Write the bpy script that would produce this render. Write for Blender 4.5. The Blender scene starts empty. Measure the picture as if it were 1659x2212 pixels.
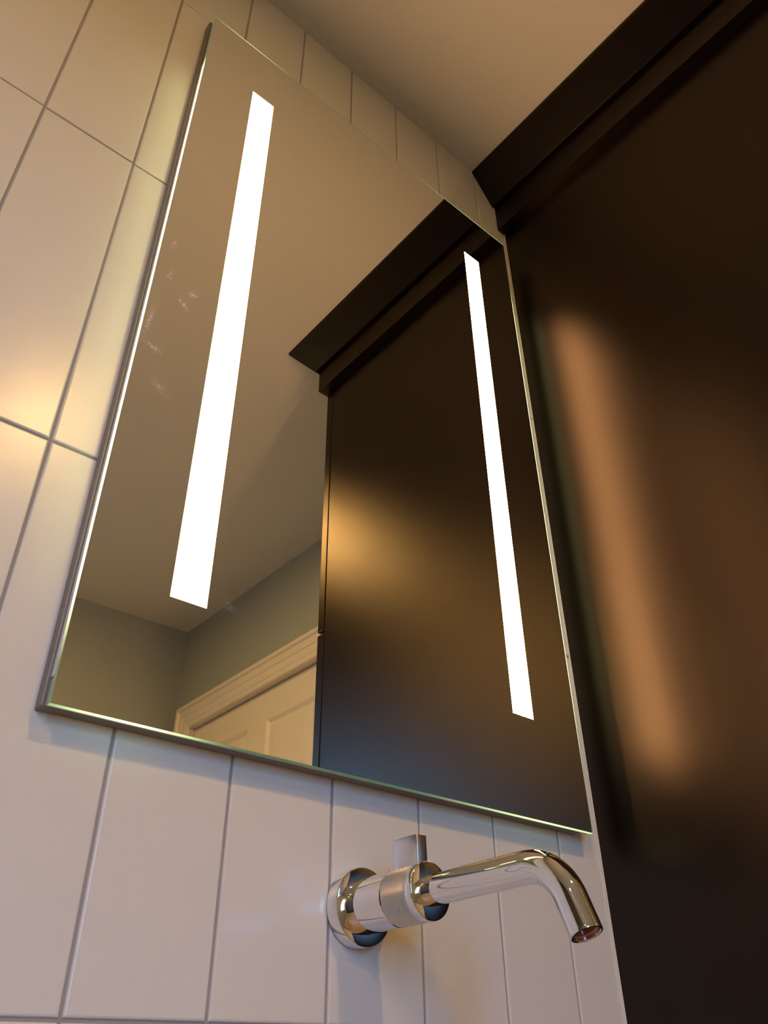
import bpy, bmesh, math, random
import numpy as np
from mathutils import Vector, Matrix

random.seed(7)
SC = bpy.context.scene
COL = SC.collection

# ------------------------------------------------------------ camera
cd = bpy.data.cameras.new('camera')
cam = bpy.data.objects.new('camera', cd); COL.objects.link(cam)
cam.location = (-0.0189, -0.5691, -0.0264)
cam.rotation_euler = (2.1814, 0.0091, -0.7020)
cd.sensor_fit = 'HORIZONTAL'; cd.sensor_width = 36.0
cd.lens = 1720.14 / 1659.0 * 36.0
cd.clip_start = 0.01
SC.camera = cam

# ------------------------------------------------------------ view and world (daylight outside the window)
vs = SC.view_settings
vs.view_transform = 'Standard'; vs.look = 'None'; vs.gamma = 1.0; vs.use_curve_mapping = False
vs.exposure = 0.0
world = bpy.data.worlds.new('world'); SC.world = world; world.use_nodes = True
bg = world.node_tree.nodes['Background']
wn = world.node_tree
w_tc = wn.nodes.new('ShaderNodeTexCoord'); w_sep = wn.nodes.new('ShaderNodeSeparateXYZ'); w_rmp = wn.nodes.new('ShaderNodeValToRGB')
wn.links.new(w_tc.outputs['Generated'], w_sep.inputs[0]); w_add = wn.nodes.new('ShaderNodeMath'); w_add.operation = 'ADD'; w_add.inputs[1].default_value = 0.03   # the land outside falls away below the window
wn.links.new(w_sep.outputs['Z'], w_add.inputs[0]); wn.links.new(w_add.outputs[0], w_rmp.inputs[0])
w_rmp.color_ramp.elements[0].position = 0.0; w_rmp.color_ramp.elements[0].color = (0.02, 0.025, 0.02, 1)      # dusky ground
w_rmp.color_ramp.elements[1].position = 0.02; w_rmp.color_ramp.elements[1].color = (0.18, 0.46, 1.0, 1)        # blue evening sky
wn.links.new(w_rmp.outputs[0], bg.inputs[0]); bg.inputs[1].default_value = 25.0

# light strengths (all of them are lamps that the room has)
STRIP = 33.0          # lit strips of the mirror
STRIP_COL = (1.0, 0.51, 0.21)
DOWN = 575.0          # recessed ceiling lights
DOWN_COL = (1.0, 0.58, 0.19)

# portal in the window opening (guides the sky light, adds none)
WX0, WX1, WZ0, WZ1 = -1.00, -0.50, -0.08, 1.10
OPP = -2.20
pl = bpy.data.lights.new('window_portal', 'AREA'); pl.shape = 'RECTANGLE'
pl.size = WX1 - WX0; pl.size_y = WZ1 - WZ0; pl.cycles.is_portal = True
po = bpy.data.objects.new('window_portal', pl); COL.objects.link(po)
po.location = ((WX0 + WX1) / 2, OPP - 0.02, (WZ0 + WZ1) / 2)
po.rotation_euler = (math.radians(90), 0, 0)      # local -Z faces +Y (into the room)

# ------------------------------------------------------------ material helpers
def mat(name, col, rough=0.5, metal=0.0, spec=0.5, emit=None, strength=0.0, ior=None):
    m = bpy.data.materials.new(name); m.use_nodes = True
    b = m.node_tree.nodes['Principled BSDF']
    b.inputs['Base Color'].default_value = (*col, 1)
    b.inputs['Roughness'].default_value = rough
    b.inputs['Metallic'].default_value = metal
    b.inputs['Specular IOR Level'].default_value = spec
    if ior: b.inputs['IOR'].default_value = ior
    if emit:
        b.inputs['Emission Color'].default_value = (*emit, 1)
        b.inputs['Emission Strength'].default_value = strength
    return m

def noise_bump(m, scale=40, strength=0.1, dist=0.001, detail=3.0):
    nt = m.node_tree; b = nt.nodes['Principled BSDF']
    tc = nt.nodes.new('ShaderNodeTexCoord'); n = nt.nodes.new('ShaderNodeTexNoise')
    n.inputs['Scale'].default_value = scale; n.inputs['Detail'].default_value = detail
    bp = nt.nodes.new('ShaderNodeBump'); bp.inputs['Strength'].default_value = strength
    bp.inputs['Distance'].default_value = dist
    nt.links.new(tc.outputs['Object'], n.inputs['Vector'])
    nt.links.new(n.outputs['Fac'], bp.inputs['Height'])
    nt.links.new(bp.outputs['Normal'], b.inputs['Normal'])
    return n

def colour_noise(m, c1, c2, scale=3.0, detail=2.0):
    nt = m.node_tree; b = nt.nodes['Principled BSDF']
    tc = nt.nodes.new('ShaderNodeTexCoord'); n = nt.nodes.new('ShaderNodeTexNoise')
    n.inputs['Scale'].default_value = scale; n.inputs['Detail'].default_value = detail
    r = nt.nodes.new('ShaderNodeValToRGB')
    r.color_ramp.elements[0].position = 0.35; r.color_ramp.elements[0].color = (*c1, 1)
    r.color_ramp.elements[1].position = 0.65; r.color_ramp.elements[1].color = (*c2, 1)
    nt.links.new(tc.outputs['Object'], n.inputs['Vector'])
    nt.links.new(n.outputs['Fac'], r.inputs[0])
    nt.links.new(r.outputs[0], b.inputs['Base Color'])

M = {}
M['tile'] = mat('tile_glaze', (0.74, 0.72, 0.70), 0.25, spec=0.5); noise_bump(M['tile'], 220, 0.05, 0.0006)
colour_noise(M['tile'], (0.78, 0.755, 0.675), (0.80, 0.775, 0.69), 6)
M['grout'] = mat('grout', (0.36, 0.34, 0.32), 0.9); noise_bump(M['grout'], 900, 0.4, 0.0004)
M['ceiling'] = mat('ceiling_paint', (0.65, 0.69, 0.69), 0.85); noise_bump(M['ceiling'], 260, 0.12, 0.0006)
M['wallpaint'] = mat('wall_paint', (0.37, 0.42, 0.41), 0.75); noise_bump(M['wallpaint'], 260, 0.15, 0.0006)
M['darkpaint'] = mat('dark_wall_paint', (0.055, 0.052, 0.055), 0.6); noise_bump(M['darkpaint'], 260, 0.15, 0.0006)
M['floor'] = mat('floor_wood', (0.5, 0.32, 0.16), 0.4); colour_noise(M['floor'], (0.52, 0.34, 0.18), (0.60, 0.41, 0.23), 4)
M['trim'] = mat('trim_paint', (0.80, 0.77, 0.70), 0.38); noise_bump(M['trim'], 60, 0.04, 0.0005)
def satin_lacquer():
    # dark lacquer: diffuse coat under a satin (Beckmann) sheen
    m = mat('espresso_lacquer', (0.004, 0.0025, 0.002), 0.8, spec=0.0)
    nt = m.node_tree; b = nt.nodes['Principled BSDF']; out = nt.nodes['Material Output']
    g = nt.nodes.new('ShaderNodeBsdfAnisotropic'); g.distribution = 'BECKMANN'; g.inputs['Roughness'].default_value = CAB_ROUGH
    g.inputs['Color'].default_value = (1.0, 0.84, 0.70, 1)
    f = nt.nodes.new('ShaderNodeFresnel'); f.inputs['IOR'].default_value = CAB_IOR
    mx = nt.nodes.new('ShaderNodeMixShader')
    k = nt.nodes.new('ShaderNodeMath'); k.operation = 'MULTIPLY_ADD'; k.inputs[1].default_value = 0.45; k.inputs[2].default_value = 0.024
    nt.links.new(f.outputs[0], k.inputs[0]); nt.links.new(k.outputs[0], mx.inputs[0])
    nt.links.new(b.outputs[0], mx.inputs[1]); nt.links.new(g.outputs[0], mx.inputs[2])
    nt.links.new(mx.outputs[0], out.inputs[0])
    return m
CAB_ROUGH, CAB_IOR = 0.35, 1.40
M['cabinet'] = satin_lacquer()
M['chrome'] = mat('chrome', (0.80, 0.81, 0.82), 0.035, metal=1.0)
M['satin'] = mat('satin_chrome', (0.70, 0.70, 0.70), 0.22, metal=1.0)
M['knurl'] = mat('knurled_chrome', (0.66, 0.66, 0.66), 0.30, metal=1.0)
M['dark'] = mat('dark_rubber', (0.02, 0.018, 0.018), 0.5)
M['copper'] = mat('aerator_insert', (0.42, 0.17, 0.09), 0.35, metal=0.6)
M['housing'] = mat('aluminium_housing', (0.22, 0.20, 0.19), 0.5, metal=0.2)
M['acrylic'] = mat('acrylic_rim', (0.62, 0.56, 0.46), 0.35)
M['strip'] = mat('lit_strip', (0.9, 0.9, 0.9), 0.4, emit=STRIP_COL, strength=STRIP)
M['downlens'] = mat('downlight_lens', (0.9, 0.9, 0.9), 0.4, emit=DOWN_COL, strength=DOWN)
M['white_metal'] = mat('white_metal', (0.8, 0.79, 0.77), 0.4)
M['steel'] = mat('hinge_steel', (0.5, 0.5, 0.5), 0.3, metal=1.0)

# mirror: silvered glass with a faint green cast and a few dusty smears near the left edge
mm = mat('mirror_silver', (0.88, 0.90, 0.85), 0.0, metal=1.0)
nt = mm.node_tree; b = nt.nodes['Principled BSDF']; out = nt.nodes['Material Output']
geo = nt.nodes.new('ShaderNodeTexCoord')
def blob(cx, cz, rx, rz, ang, amp):
    mp = nt.nodes.new('ShaderNodeMapping'); mp.vector_type = 'TEXTURE'
    mp.inputs['Location'].default_value = (cx, -0.0211, cz)
    mp.inputs['Rotation'].default_value = (0, ang, 0)
    mp.inputs['Scale'].default_value = (rx * 1.4, 1, rz * 1.6)
    nt.links.new(geo.outputs['Object'], mp.inputs['Vector'])
    g = nt.nodes.new('ShaderNodeTexGradient'); g.gradient_type = 'QUADRATIC_SPHERE'
    nt.links.new(mp.outputs[0], g.inputs[0])
    k = nt.nodes.new('ShaderNodeMath'); k.operation = 'MULTIPLY'; k.inputs[1].default_value = amp
    nt.links.new(g.outputs['Fac'], k.inputs[0]); return k
acc = None
SMEARS = []      # filled below with measured places
for s in [(0.1615, 0.543, 0.012, 0.004, 0.2, 1.0), (0.190, 0.640, 0.010, 0.006, -0.5, 0.7), (0.182, 0.620, 0.012, 0.004, 0.8, 0.8),
          (0.162, 0.650, 0.004, 0.012, 0.1, 0.8), (0.152, 0.575, 0.005, 0.030, 0.1, 0.7), (0.175, 0.50, 0.02, 0.008, 0.5, 0.35),
          (0.160, 0.700, 0.006, 0.010, 0.1, 0.5), (0.275, 0.30, 0.010, 0.005, 0.3, 0.22)]:
    k = blob(*s)
    if acc is None: acc = k
    else:
        a_ = nt.nodes.new('ShaderNodeMath'); a_.operation = 'ADD'
        nt.links.new(acc.outputs[0], a_.inputs[0]); nt.links.new(k.outputs[0], a_.inputs[1]); acc = a_
nz = nt.nodes.new('ShaderNodeTexNoise'); nz.inputs['Scale'].default_value = 380; nz.inputs['Detail'].default_value = 4
nt.links.new(geo.outputs['Object'], nz.inputs['Vector'])
mr = nt.nodes.new('ShaderNodeMapRange'); mr.inputs[1].default_value = 0.38; mr.inputs[2].default_value = 0.62
nt.links.new(nz.outputs['Fac'], mr.inputs[0])
mu = nt.nodes.new('ShaderNodeMath'); mu.operation = 'MULTIPLY'; mu.use_clamp = True
nt.links.new(acc.outputs[0], mu.inputs[0]); nt.links.new(mr.outputs[0], mu.inputs[1])
dd = nt.nodes.new('ShaderNodeBsdfDiffuse'); dd.inputs[0].default_value = (0.95, 0.94, 0.88, 1)
mx = nt.nodes.new('ShaderNodeMixShader')
nt.links.new(mu.outputs[0], mx.inputs[0]); nt.links.new(b.outputs[0], mx.inputs[1]); nt.links.new(dd.outputs[0], mx.inputs[2])
nt.links.new(mx.outputs[0], out.inputs[0])
M['mirror'] = mm

# edge of the glass: painted emission stands in for strip light trapped in the pane (stored per vertex)
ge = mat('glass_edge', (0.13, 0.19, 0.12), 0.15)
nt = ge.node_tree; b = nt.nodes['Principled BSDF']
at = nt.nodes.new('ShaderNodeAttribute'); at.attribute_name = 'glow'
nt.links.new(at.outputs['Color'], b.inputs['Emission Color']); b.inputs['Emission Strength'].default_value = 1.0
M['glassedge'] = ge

# window glass: thin clear pane
wg = bpy.data.materials.new('window_glass'); wg.use_nodes = True
nt = wg.node_tree; nt.nodes.clear()
o_ = nt.nodes.new('ShaderNodeOutputMaterial'); tr = nt.nodes.new('ShaderNodeBsdfTransparent'); gl = nt.nodes.new('ShaderNodeBsdfGlossy')
gl.inputs['Roughness'].default_value = 0.0; fr = nt.nodes.new('ShaderNodeMath'); fr.operation = 'MULTIPLY_ADD'; fr.inputs[1].default_value = 0.9; fr.inputs[2].default_value = 0.04
lw = nt.nodes.new('ShaderNodeLayerWeight'); pw = nt.nodes.new('ShaderNodeMath'); pw.operation = 'POWER'; pw.inputs[1].default_value = 5.0
lw.inputs['Blend'].default_value = 0.5; nt.links.new(lw.outputs['Facing'], pw.inputs[0]); nt.links.new(pw.outputs[0], fr.inputs[0]); ms = nt.nodes.new('ShaderNodeMixShader')
nt.links.new(fr.outputs[0], ms.inputs[0]); nt.links.new(tr.outputs[0], ms.inputs[1]); nt.links.new(gl.outputs[0], ms.inputs[2])
nt.links.new(ms.outputs[0], o_.inputs[0]); M['window_glass'] = wg

# ------------------------------------------------------------ object helpers
def link(name, me, m=None, parent=None, smooth=False, loc=(0, 0, 0)):
    if m is not None: me.materials.append(m)
    if smooth:
        for f in me.polygons: f.use_smooth = True
    o = bpy.data.objects.new(name, me); COL.objects.link(o)
    o.location = loc
    if parent: o.parent = parent
    return o

def mesh(name, vs_, fs):
    me = bpy.data.meshes.new(name); me.from_pydata([tuple(v) for v in vs_], [], fs); me.validate(); me.update(); return me

def fix_normals(me):
    bm = bmesh.new(); bm.from_mesh(me); bmesh.ops.recalc_face_normals(bm, faces=bm.faces); bm.to_mesh(me); bm.free(); return me

def box_bm(bm, x0, x1, y0, y1, z0, z1):
    v = [bm.verts.new(c) for c in [(x0, y0, z0), (x1, y0, z0), (x1, y1, z0), (x0, y1, z0), (x0, y0, z1), (x1, y0, z1), (x1, y1, z1), (x0, y1, z1)]]
    for f in [(0, 3, 2, 1), (4, 5, 6, 7), (0, 1, 5, 4), (1, 2, 6, 5), (2, 3, 7, 6), (3, 0, 4, 7)]:
        bm.faces.new([v[i] for i in f])

def box(name, x0, x1, y0, y1, z0, z1, m, parent=None, bevel=0.0, seg=2):
    bm = bmesh.new(); box_bm(bm, x0, x1, y0, y1, z0, z1)
    if bevel:
        bmesh.ops.bevel(bm, geom=bm.edges[:], offset=bevel, segments=seg, affect='EDGES', profile=0.5)
    me = bpy.data.meshes.new(name); bm.to_mesh(me); bm.free()
    return link(name, me, m, parent)

def struct(o): o['kind'] = 'structure'; return o

def thing(name, label, cat, loc=(0, 0, 0), group=None):
    o = bpy.data.objects.new(name, None); COL.objects.link(o); o.location = loc; o.empty_display_size = 0.05
    o['label'] = label; o['category'] = cat
    if group: o['group'] = group
    return o

def sweep_profile(name, prof, path_fn, n_stations, m, parent=None):
    """prof: list of (out, z); path_fn(k, out, z) -> point at station k. closed profile, capped ends."""
    vs_ = []; fs = []; n = len(prof)
    for k in range(n_stations):
        for (o, z) in prof: vs_.append(path_fn(k, o, z))
    for k in range(n_stations - 1):
        for i in range(n):
            j = (i + 1) % n
            fs.append((k * n + i, k * n + j, (k + 1) * n + j, (k + 1) * n + i))
    fs.append(tuple(range(n))); fs.append(tuple((n_stations - 1) * n + i for i in reversed(range(n))))
    return link(name, fix_normals(mesh(name, vs_, fs)), m, parent)

# ------------------------------------------------------------ room shell
CEIL = 1.4254; FLOOR = -1.05; RX = 1.2687; LX = -1.70
TW, TH = 0.1016, 0.4084
GR = 0.0017            # how far the tile faces stand proud of the grout
T = 0.12
wall_back = struct(box('wall_back', LX - T, RX + T, GR, T, FLOOR, CEIL, M['grout']))
ceiling = struct(box('ceiling', LX - T, RX + T, OPP - T, T, CEIL, CEIL + 0.1, M['ceiling']))
floor = struct(box('floor', LX - T, RX + T, OPP - T, T, FLOOR - 0.1, FLOOR, M['floor']))
wall_left = struct(box('wall_left', LX - T, LX, OPP - T, GR, FLOOR, CEIL, M['darkpaint']))

def wall_with_hole(name, axis, a0, a1, z0, z1, h0, h1, hz0, hz1, d0, d1, m):
    bm = bmesh.new()
    def bx(u0, u1, w0, w1):
        if u1 - u0 < 1e-5 or w1 - w0 < 1e-5: return
        if axis == 'x': box_bm(bm, u0, u1, d0, d1, w0, w1)
        else: box_bm(bm, d0, d1, u0, u1, w0, w1)
    bx(a0, h0, z0, z1); bx(h1, a1, z0, z1); bx(h0, h1, hz1, z1); bx(h0, h1, z0, hz0)
    me = bpy.data.meshes.new(name); bm.to_mesh(me); bm.free()
    return link(name, me, m)
wall_front = struct(wall_with_hole('wall_front', 'x', LX, RX, FLOOR, CEIL, WX0, WX1, WZ0, WZ1, OPP - T, OPP, M['wallpaint']))
DY0, DY1, DZ = -2.063, -1.210, 0.992
wall_right = struct(wall_with_hole('wall_right', 'y', OPP - T, GR, FLOOR, CEIL, DY0 - 0.02, DY1 + 0.02, FLOOR, DZ + 0.02, RX, RX + T, M['wallpaint']))

# window in the wall facing the mirror (it gives the cool daylight)
win = struct(box('window_1', WX0, WX0 + 0.05, OPP - 0.08, OPP - 0.03, WZ0, WZ1, M['trim']))
for nm, a in [('jamb', (WX1 - 0.05, WX1, OPP - 0.08, OPP - 0.03, WZ0, WZ1)),
              ('rail', (WX0 + 0.05, WX1 - 0.05, OPP - 0.08, OPP - 0.03, WZ1 - 0.05, WZ1)),
              ('rail', (WX0 + 0.05, WX1 - 0.05, OPP - 0.08, OPP - 0.03, WZ0, WZ0 + 0.05)),
              ('meeting_rail', (WX0 + 0.05, WX1 - 0.05, OPP - 0.075, OPP - 0.035, 0.495, 0.525))]:
    box(nm, *a, M['trim'], win, 0.003)
box('pane', WX0 + 0.05, WX1 - 0.05, OPP - 0.057, OPP - 0.053, 0.525, WZ1 - 0.05, M['window_glass'], win)
box('pane', WX0 + 0.05, WX1 - 0.05, OPP - 0.057, OPP - 0.053, WZ0 + 0.05, 0.495, M['window_glass'], win)
struct(box('trim_2', WX0 - 0.09, WX1 + 0.09, OPP, OPP + 0.018, WZ1, WZ1 + 0.09, M['trim'], None, 0.003))
struct(box('trim_3', WX0 - 0.09, WX0, OPP, OPP + 0.018, WZ0, WZ1, M['trim'], None, 0.003))
struct(box('trim_4', WX1, WX1 + 0.09, OPP, OPP + 0.018, WZ0, WZ1, M['trim'], None, 0.003))
struct(box('trim_5', WX0 - 0.11, WX1 + 0.11, OPP, OPP + 0.04, WZ0 - 0.03, WZ0, M['trim'], None, 0.003))
struct(box('baseboard_front', LX, RX, OPP, OPP + 0.015, FLOOR, FLOOR + 0.13, M['trim'], None, 0.003))
struct(box('baseboard_left', LX, LX + 0.015, OPP + 0.015, 0, FLOOR, FLOOR + 0.13, M['trim'], None, 0.003))

# ------------------------------------------------------------ wall tiles: each one an object
G = 0.0024
rings = [(0.0, GR), (0.0002, 0.0010), (0.0008, 0.0003), (0.0017, 0.0)]
tile_cache = {}
def tile_mesh(w, h):
    key = (round(w, 5), round(h, 5))
    if key in tile_cache: return tile_cache[key]
    vs_ = []; fs = []
    for ins, y in rings:
        vs_ += [(ins, y, ins), (w - ins, y, ins), (w - ins, y, h - ins), (ins, y, h - ins)]
    for k in range(len(rings) - 1):
        for i in range(4):
            j = (i + 1) % 4
            fs.append((4 * k + i, 4 * k + j, 4 * k + 4 + j, 4 * k + 4 + i))
    n = 4 * (len(rings) - 1)
    fs.append((n, n + 1, n + 2, n + 3))
    me = fix_normals(mesh('tile', vs_, fs)); me.materials.append(M['tile'])
    # recalc on an open shell may point inwards: make the front face look at -Y
    if me.polygons[-1].normal.y > 0:
        me.flip_normals()
    tile_cache[key] = me
    return me
PX = 0.7816            # plane of the cabinet side panel
zb = [(-3 + i) * TH for i in range(7)]
rows = [(zb[i], zb[i + 1]) for i in range(6)] + [(3 * TH, CEIL + G / 2)]
rows[0] = (FLOOR - G / 2, rows[0][1])
for ci in range(-17, 8):
    xa = ci * TW; xb = xa + TW
    if xb > PX: xb = PX + 0.012
    if xa < LX: xa = LX
    for za, zc in rows:
        w_, h_ = xb - xa - G, zc - za - G
        o = bpy.data.objects.new('tile', tile_mesh(w_, h_)); COL.objects.link(o)
        o.parent = wall_back
        tilt = random.gauss(0, 0.0012); tilt2 = random.gauss(0, 0.0007)
        o.rotation_euler = (tilt2, 0, tilt)
        o.location = (xa + G / 2, -0.00005 + abs(tilt) * 0.02, za + G / 2)

# ------------------------------------------------------------ tall cabinet
CD = 0.5851            # depth of the carcass; the doors stand in front of it
cab = thing('tall_cabinet', 'tall espresso black cabinet with crown moulding against the ceiling, right of the mirror', 'cabinet', (PX, 0, FLOOR))
def cbx(name, x0, x1, y0, y1, z0, z1, bevel=0.001):
    o = box(name, x0, x1, y0, y1, z0, z1, M['cabinet'], cab, bevel)
    o.location = (-PX, 0, -FLOOR); return o
cbx('side_panel', PX, PX + 0.019, -CD, -0.0005, FLOOR, 1.405)
cbx('side_panel', RX - 0.019, RX - 0.0005, -CD, -0.0005, FLOOR + 0.0, 1.405)
cbx('carcass', PX + 0.019, RX - 0.019, -CD + 0.012, -0.0005, FLOOR + 0.1, 1.405)
cbx('toe_kick', PX + 0.019, RX - 0.019, -CD + 0.06, -CD + 0.075, FLOOR, FLOOR + 0.1)
gapz = 0.6560
d1 = cbx('door', PX + 0.0005, RX - 0.002, -0.6085, -CD - 0.002, gapz + 0.0028, 1.283, 0.0022)
d2 = cbx('door', PX + 0.0005, RX - 0.002, -0.6085, -CD - 0.002, FLOOR + 0.105, gapz - 0.0028, 0.0022)
FR = 0.0186
def L_path(k, o, z):      # from the tiled wall along the side, round the corner, along the front
    yf = -0.6000
    pts = [(PX - o, -0.0005, z), (PX - o, yf - o, z), (RX - 0.0005, yf - o, z)]
    x, y, zz = pts[k]; return (x - PX, y, zz - FLOOR)
sweep_profile('frieze_board', [(0.0, 1.2868), (FR, 1.2868), (FR, 1.3560), (0.0, 1.3560)], L_path, 3, M['cabinet'], cab)
crown = [(0.0, 1.3560), (FR, 1.3560), (0.0262, 1.3530), (0.0278, 1.3548), (0.0735, 1.4165), (0.0748, 1.4198), (0.0748, 1.4248), (0.0, 1.4248)]
sweep_profile('crown_moulding', crown, L_path, 3, M['cabinet'], cab)

struct(box('trim_7', PX - 0.0022, PX - 0.0001, -0.0020, 0.0, FLOOR, 1.2865, M['trim'], None, 0.0006))   # caulk line between tiles and cabinet
# ------------------------------------------------------------ room door with casing (seen in the mirror)
DX = RX + 0.017                       # face of the slab
TH_D = 0.035
def panel_door(name, y0, y1, z0, z1):
    # one board with six recessed, raised-field panels
    st, top, mull = 0.110, 0.098, 0.108
    cy = (y0 + y1) / 2
    cols = [(y0 + st, cy - mull / 2), (cy + mull / 2, y1 - st)]
    H_ = z1 - z0
    rws = [(z1 - top - 0.23, z1 - top), (z1 - top - 0.23 - 0.10 - 0.66, z1 - top - 0.23 - 0.10), (z0 + 0.22, z1 - top - 0.23 - 0.10 - 0.66 - 0.17)]
    bm = bmesh.new()
    ys = sorted({y0, y1, *[c for cc in cols for c in cc]}); zs = sorted({z0, z1, *[c for cc in rws for c in cc]})
    V = {}
    def gv(x, y, z):
        k = (round(x, 5), round(y, 5), round(z, 5))
        if k not in V: V[k] = bm.verts.new(k)
        return V[k]
    def quad(a, b_, c, d): bm.faces.new([gv(*a), gv(*b_), gv(*c), gv(*d)])
    ispanel = lambda ya, yb, za, zb_: any(abs(ya - c[0]) < 1e-6 and abs(yb - c[1]) < 1e-6 for c in cols) and any(abs(za - r[0]) < 1e-6 and abs(zb_ - r[1]) < 1e-6 for r in rws)
    for i in range(len(ys) - 1):
        for j in range(len(zs) - 1):
            ya, yb, za, zb_ = ys[i], ys[i + 1], zs[j], zs[j + 1]
            if not ispanel(ya, yb, za, zb_):
                quad((DX, ya, za), (DX, yb, za), (DX, yb, zb_), (DX, ya, zb_))
            else:
                # moulding: slope, flat, step up to the raised field
                steps = [(0, 0), (0.004, 0.0015), (0.014, 0.0085), (0.020, 0.0085), (0.050, 0.0030), (0.052, 0.0025)]
                for (i0, d0), (i1, d1_) in zip(steps[:-1], steps[1:]):
                    A = [(DX + d0, ya + i0, za + i0), (DX + d0, yb - i0, za + i0), (DX + d0, yb - i0, zb_ - i0), (DX + d0, ya + i0, zb_ - i0)]
                    B = [(DX + d1_, ya + i1, za + i1), (DX + d1_, yb - i1, za + i1), (DX + d1_, yb - i1, zb_ - i1), (DX + d1_, ya + i1, zb_ - i1)]
                    for q in range(4):
                        r = (q + 1) % 4; quad(A[q], A[r], B[r], B[q])
                e, d = steps[-1]
                quad((DX + d, ya + e, za + e), (DX + d, yb - e, za + e), (DX + d, yb - e, zb_ - e), (DX + d, ya + e, zb_ - e))
    X2 = DX + TH_D
    quad((X2, y0, z0), (X2, y1, z0), (X2, y1, z1), (X2, y0, z1))
    # rim
    for za, zb_ in zip(zs[:-1], zs[1:]):
        quad((DX, y0, za), (DX, y0, zb_), (X2, y0, zb_), (X2, y0, za)); quad((DX, y1, za), (DX, y1, zb_), (X2, y1, zb_), (X2, y1, za))
    for ya, yb in zip(ys[:-1], ys[1:]):
        quad((DX, ya, z0), (DX, yb, z0), (X2, yb, z0), (X2, ya, z0)); quad((DX, ya, z1), (DX, yb, z1), (X2, yb, z1), (X2, ya, z1))
    bmesh.ops.remove_doubles(bm, verts=bm.verts, dist=1e-6)
    bmesh.ops.recalc_face_normals(bm, faces=bm.faces)
    me = bpy.data.meshes.new(name); bm.to_mesh(me); bm.free()
    return link(name, me, M['trim'])
door = struct(panel_door('door_1', DY0 + 0.003, DY1 - 0.003, FLOOR + 0.01, DZ - 0.0045))
# lever handle and hinges
def cyl_mesh(r, h, n=32, bev=0.0):
    prof = [(0, 0), (r - bev, 0), (r, bev), (r, h - bev), (r - bev, h), (0, h)] if bev else [(0, 0), (r, 0), (r, h), (0, h)]
    return lathe(prof, n)
def lathe(prof, n=64):
    vs_ = []; fs = []; idx = []
    for (r, h) in prof:
        if r < 1e-9: idx.append([len(vs_)]); vs_.append((0, 0, h))
        else:
            idx.append(list(range(len(vs_), len(vs_) + n)))
            vs_ += [(r * math.cos(2 * math.pi * i / n), r * math.sin(2 * math.pi * i / n), h) for i in range(n)]
    for a, b_ in zip(idx[:-1], idx[1:]):
        for i in range(n):
            j = (i + 1) % n
            if len(a) == 1 and len(b_) == 1: continue
            if len(a) == 1: fs.append((a[0], b_[j], b_[i]))
            elif len(b_) == 1: fs.append((a[i], a[j], b_[0]))
            else: fs.append((a[i], a[j], b_[j], b_[i]))
    return fix_normals(mesh('turned', vs_, fs))
def sharp(me, deg=30):
    """smooth faces with edges sharper than deg kept crisp"""
    bm = bmesh.new(); bm.from_mesh(me)
    for e in bm.edges:
        if len(e.link_faces) == 2 and e.calc_face_angle(0) > math.radians(deg): e.smooth = False
        else: e.smooth = True
    for f in bm.faces: f.smooth = True
    bm.to_mesh(me); bm.free(); return me
k = link('door_handle', sharp(lathe([(0, 0), (0.030, 0), (0.030, 0.006), (0.027, 0.009), (0.011, 0.011), (0.009, 0.030), (0.018, 0.040), (0.026, 0.052), (0.025, 0.064), (0.014, 0.070), (0, 0.071)], 40)), M['steel'], door)
k.matrix_basis = Matrix.Translation((DX, DY1 - 0.07, FLOOR + 0.96)) @ Matrix.Rotation(-math.pi / 2, 4, 'Y')

# jamb and casing
bm = bmesh.new()
box_bm(bm, RX, RX + T, DY0 - 0.0185, DY0, FLOOR, DZ); box_bm(bm, RX, RX + T, DY1, DY1 + 0.0185, FLOOR, DZ); box_bm(bm, RX, RX + T, DY0 - 0.0185, DY1 + 0.0185, DZ, DZ + 0.0185)
# stop behind the slab
box_bm(bm, DX + TH_D + 0.001, DX + TH_D + 0.013, DY0, DY0 + 0.012, FLOOR, DZ); box_bm(bm, DX + TH_D + 0.001, DX + TH_D + 0.013, DY1 - 0.012, DY1, FLOOR, DZ)
box_bm(bm, DX + TH_D + 0.001, DX + TH_D + 0.013, DY0 + 0.012, DY1 - 0.012, DZ - 0.012, DZ)
me = bpy.data.meshes.new('trim_jamb'); bm.to_mesh(me); bm.free()
struct(link('trim_6', me, M['trim']))
CWID = 0.092
cprof = [(0.0, 0.0), (0.0, 0.009), (0.003, 0.0125), (0.010, 0.0135), (0.013, 0.0115), (0.017, 0.0115), (0.022, 0.0145), (0.040, 0.0155), (0.042, 0.0135), (0.046, 0.0135), (0.049, 0.0165),
         (0.066, 0.0185), (0.068, 0.0165), (0.072, 0.0170), (0.076, 0.0230), (0.084, 0.0255), (0.089, 0.0240), (CWID, 0.0200), (CWID, 0.0)]
def casing_path(k, u, d):
    r = 0.001
    pts = [(DY0 + r - u, FLOOR), (DY0 + r - u, DZ - r + u), (DY1 - r + u, DZ - r + u), (DY1 - r + u, FLOOR)]
    y, z = pts[k]; return (RX - d, y, z)
struct(sweep_profile('trim_1', cprof, casing_path, 4, M['trim']))
# ------------------------------------------------------------ lighted mirror
X0, X1, Z0, Z1, MD = 0.1451, 0.7450, 0.1818, 1.2039, 0.0211
mir = thing('lighted_mirror', 'tall frameless wall mirror with two lit vertical strips, hung on the white tiles', 'mirror', ((X0 + X1) / 2, 0, Z0))
def mo(o): o.location = (-(X0 + X1) / 2, 0, -Z0); return o
mo(box('housing', X0 - 0.0030, X1 - 0.0100, -0.0118, -0.0001, Z0 + 0.0008, Z1 - 0.0030, M['housing'], mir, 0.0012))
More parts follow.
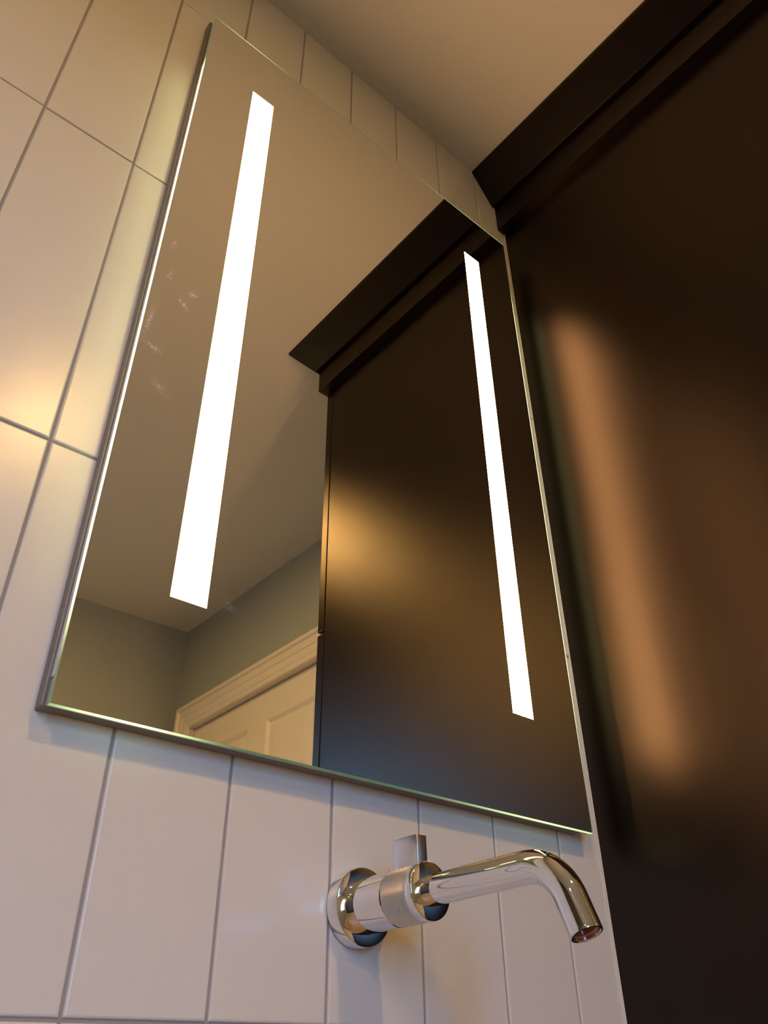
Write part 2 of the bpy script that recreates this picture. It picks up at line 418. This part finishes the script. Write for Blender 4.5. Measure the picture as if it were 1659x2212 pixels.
# frosted rim between the housing and the glass
mo(box('acrylic_rim', X0 + 0.0006, X1 - 0.0006, -0.0176, -0.0118, Z0 + 0.0012, Z1 - 0.0012, M['acrylic'], mir, 0.0004))
mo(box('side_diffuser', X0 - 0.0004, X0 + 0.003, -0.0176, -0.0120, Z0 + 0.022, Z1 - 0.13, M['white_metal'], mir, 0.0004))
SX = [(0.2195, 0.2533), (0.6332, 0.6670)]; SZ = (0.2918, 1.0902)
bm = bmesh.new()
def plate(xa, xb, za, zb_): box_bm(bm, xa, xb, -MD, -0.0180, za, zb_)
xi0, xi1, zi0, zi1 = X0 + 0.0007, X1 - 0.0009, Z0 + 0.0007, Z1 - 0.0012
plate(xi0, SX[0][0], zi0, zi1); plate(SX[0][1], SX[1][0], zi0, zi1); plate(SX[1][1], xi1, zi0, zi1)
for a, b_ in SX: plate(a, b_, zi0, SZ[0]); plate(a, b_, SZ[1], zi1)
me = bpy.data.meshes.new('mirror_pane'); bm.to_mesh(me); bm.free()
mo(link('mirror_pane', me, M['mirror'], mir))
for a, b_ in SX: mo(box('light_strip', a, b_, -MD - 0.00002, -0.0180, SZ[0], SZ[1], M['strip'], mir))
# glass edge, a chamfered rim of the pane; the emission painted on it for escaping strip light varies along it
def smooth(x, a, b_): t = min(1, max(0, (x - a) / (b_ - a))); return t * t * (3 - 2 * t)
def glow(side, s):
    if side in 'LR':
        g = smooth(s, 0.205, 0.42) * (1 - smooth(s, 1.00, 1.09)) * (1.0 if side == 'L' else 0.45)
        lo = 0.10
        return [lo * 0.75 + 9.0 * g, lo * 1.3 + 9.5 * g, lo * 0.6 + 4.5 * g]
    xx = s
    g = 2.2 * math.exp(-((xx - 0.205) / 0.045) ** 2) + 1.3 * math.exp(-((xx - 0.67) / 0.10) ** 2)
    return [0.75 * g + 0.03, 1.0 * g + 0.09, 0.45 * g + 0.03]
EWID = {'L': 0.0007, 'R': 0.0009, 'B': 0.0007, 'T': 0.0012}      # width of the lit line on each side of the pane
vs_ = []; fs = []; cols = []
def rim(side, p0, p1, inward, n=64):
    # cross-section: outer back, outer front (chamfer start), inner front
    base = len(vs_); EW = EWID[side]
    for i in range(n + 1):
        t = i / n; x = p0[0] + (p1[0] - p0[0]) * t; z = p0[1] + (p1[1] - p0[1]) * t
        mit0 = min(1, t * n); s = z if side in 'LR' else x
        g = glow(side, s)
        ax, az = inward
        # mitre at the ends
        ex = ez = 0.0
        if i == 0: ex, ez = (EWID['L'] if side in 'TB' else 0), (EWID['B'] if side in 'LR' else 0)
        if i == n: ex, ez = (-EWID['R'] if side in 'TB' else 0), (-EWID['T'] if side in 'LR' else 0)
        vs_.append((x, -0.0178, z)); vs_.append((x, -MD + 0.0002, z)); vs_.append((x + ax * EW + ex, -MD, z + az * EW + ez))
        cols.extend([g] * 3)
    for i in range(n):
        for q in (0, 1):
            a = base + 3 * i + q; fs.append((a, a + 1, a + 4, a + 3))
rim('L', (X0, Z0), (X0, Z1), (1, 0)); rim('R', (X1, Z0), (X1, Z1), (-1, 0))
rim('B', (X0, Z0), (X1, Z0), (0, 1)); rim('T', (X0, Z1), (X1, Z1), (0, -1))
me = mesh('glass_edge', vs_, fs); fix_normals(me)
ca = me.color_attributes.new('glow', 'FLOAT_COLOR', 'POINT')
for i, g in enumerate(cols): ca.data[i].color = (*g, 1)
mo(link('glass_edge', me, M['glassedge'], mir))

# ------------------------------------------------------------ wall-mounted faucet
FC = Vector((0.4318, 0, 0.0821)); n_ = Vector((0.0154, -1, 0.0196)).normalized()
u_ = n_.cross(Vector((0, 0, 1))).normalized(); v_ = u_.cross(n_)
FM = Matrix((( -u_.x, v_.x, n_.x), (-u_.y, v_.y, n_.y), (-u_.z, v_.z, n_.z))).to_4x4()   # local x = right, y = up, z = out of the wall
fau = thing('wall_faucet', 'polished chrome wall-mounted tap with knurled lever ring and downturned spout below the mirror', 'faucet', FC)
fau.rotation_euler = FM.to_euler()
RE, RK, RS = 0.0296, 0.0209, 0.0110
SE, SKB, SKF = 0.0134, 0.0556, 0.0910
link('escutcheon', sharp(lathe([(0, 0.0008), (RE - 0.0004, 0.0008), (RE, 0.0012), (RE, SE - 0.0010), (RE - 0.0003, SE - 0.0003), (RE - 0.0010, SE), (RK - 0.002, SE)], 160), 40), M['chrome'], fau)
RB = RK - 0.0002
link('valve_body', sharp(lathe([(RB - 0.001, SE - 0.001), (RB, SE - 0.001), (RB, SKB - 0.0010), (RB - 0.0006, SKB - 0.0004), (RB - 0.0020, SKB - 0.0004)], 160), 40), M['chrome'], fau)
link('seal_ring', sharp(lathe([(0.01, SKB - 0.0008), (RB - 0.0016, SKB - 0.0008), (RB - 0.0016, SKB + 0.0008), (0.01, SKB + 0.0008)], 96), 40), M['dark'], fau)
# knurled ring: real diamond relief
NA, NS = 900, 190
s0k, s1k = SKB + 0.0006, 0.0832
vs_ = []; fs = []
NK = 90; dep = 0.00042
def tri(t): t = t % 1.0; return abs(2 * t - 1)
for j in range(NS + 1):
    s = s0k + (s1k - s0k) * j / NS
    edge = min(1.0, min(s - s0k, s1k - s) / 0.0008)
    for i in range(NA):
        a = i / NA
        ph = (s - s0k) / (2 * math.pi * RK / NK) * 1.0
        cut = max(tri(a * NK + ph), tri(a * NK - ph))
        r = RK + 0.0002 - dep * (0.2 + 0.8 * cut) * edge - (1 - edge) * 0.0004
        vs_.append((r * math.cos(2 * math.pi * a), r * math.sin(2 * math.pi * a), s))
for j in range(NS):
    for i in range(NA):
        i2 = (i + 1) % NA
        fs.append((j * NA + i, j * NA + i2, (j + 1) * NA + i2, (j + 1) * NA + i))
link('knurled_ring', fix_normals(mesh('knurl', vs_, fs)), M['knurl'], fau)
link('knob_cap', sharp(lathe([(0.012, 0.0832), (RK - 0.0003, 0.0832), (RK, 0.0836), (RK, SKF - 0.0009), (RK - 0.0003, SKF - 0.0003), (RK - 0.0009, SKF), (0.008, SKF)], 160), 40), M['chrome'], fau)
link('knob_core', sharp(lathe([(0.012, SKB), (RK - 0.0010, SKB), (RK - 0.0010, 0.0833), (0.012, 0.0833)], 64), 40), M['chrome'], fau)
# lever blade
lev = box('lever', -0.0105, 0.0, 0.0165, 0.0402, 0.0616, 0.0892, M['satin'], fau, 0.0008, 3)
sharp(lev.data, 60)
# spout
S0, RBND, ANG, TAIL = 0.1850, 0.0359, 1.2266, 0.0229
cl = []
for s in np.linspace(SKF - 0.003, S0, 26): cl.append((Vector((0, 0, s)), 0.0))
for t in np.linspace(0, ANG, 49)[1:]: cl.append((Vector((0, -RBND * (1 - math.cos(t)), S0 + RBND * math.sin(t))), t))
e0 = cl[-1][0]; dv = Vector((0, -math.sin(ANG), math.cos(ANG)))
for t in np.linspace(0, TAIL, 14)[1:]: cl.append((e0 + dv * t, ANG))
def tube(name, line, radii, m, n=96):
    vs_ = []; fs = []
    for (c, t), r in zip(line, radii):
        up = Vector((0, math.cos(t), math.sin(t)))
        for i in range(n):
            a = 2 * math.pi * i / n
            q = c + Vector((1, 0, 0)) * r * math.cos(a) + up * r * math.sin(a)
            vs_.append(q)
    for j in range(len(line) - 1):
        for i in range(n):
            i2 = (i + 1) % n
            fs.append((j * n + i, j * n + i2, (j + 1) * n + i2, (j + 1) * n + i))
    me = fix_normals(mesh(name, vs_, fs))
    return link(name, sharp(me, 40), m, fau)
end = cl[-1][0]
outer = list(cl); rad = [RS] * len(cl)
outer += [(end + dv * 0.0004, ANG), (end + dv * 0.0006, ANG), (end + dv * 0.0006, ANG), (end + dv * 0.0002, ANG), (end - dv * 0.004, ANG)]
rad += [RS - 0.0001, RS - 0.0005, RS - 0.0014, RS - 0.0018, RS - 0.0018]
tube('spout', outer, rad, M['chrome'])
tube('aerator', [(end - dv * 0.0022, ANG)] * 2 + [(end - dv * 0.0014, ANG), (end - dv * 0.0014, ANG), (end - dv * 0.0022, ANG), (end - dv * 0.0022, ANG)],
     [0.0001, 0.0090, 0.0089, 0.0078, 0.0072, 0.0001][:6], M['copper'], 64)

# ------------------------------------------------------------ recessed ceiling lights
LABELS = [((0.31, -1.28), 'round recessed ceiling downlight nearest the panelled door and the tall black cabinet'),
          ((-0.90, -1.40), 'round recessed ceiling downlight in the middle of the three'),
          ((-1.35, -1.80), 'round recessed ceiling downlight farthest from the mirror, in the corner of the ceiling')]
for (x, y), lab in LABELS:
    t = thing('recessed_downlight', lab, 'ceiling light', (x, y, CEIL), 'recessed downlights')
    link('trim_ring', sharp(lathe([(0.042, -0.0005), (0.060, -0.0005), (0.060, -0.002), (0.057, -0.0045), (0.044, -0.0040), (0.042, -0.0025), (0.042, -0.0005)], 48), 40), M['white_metal'], t)
    link('lens', lathe([(0, -0.0006), (0.0415, -0.0006), (0.0415, -0.0022), (0, -0.0022)], 48), M['downlens'], t)
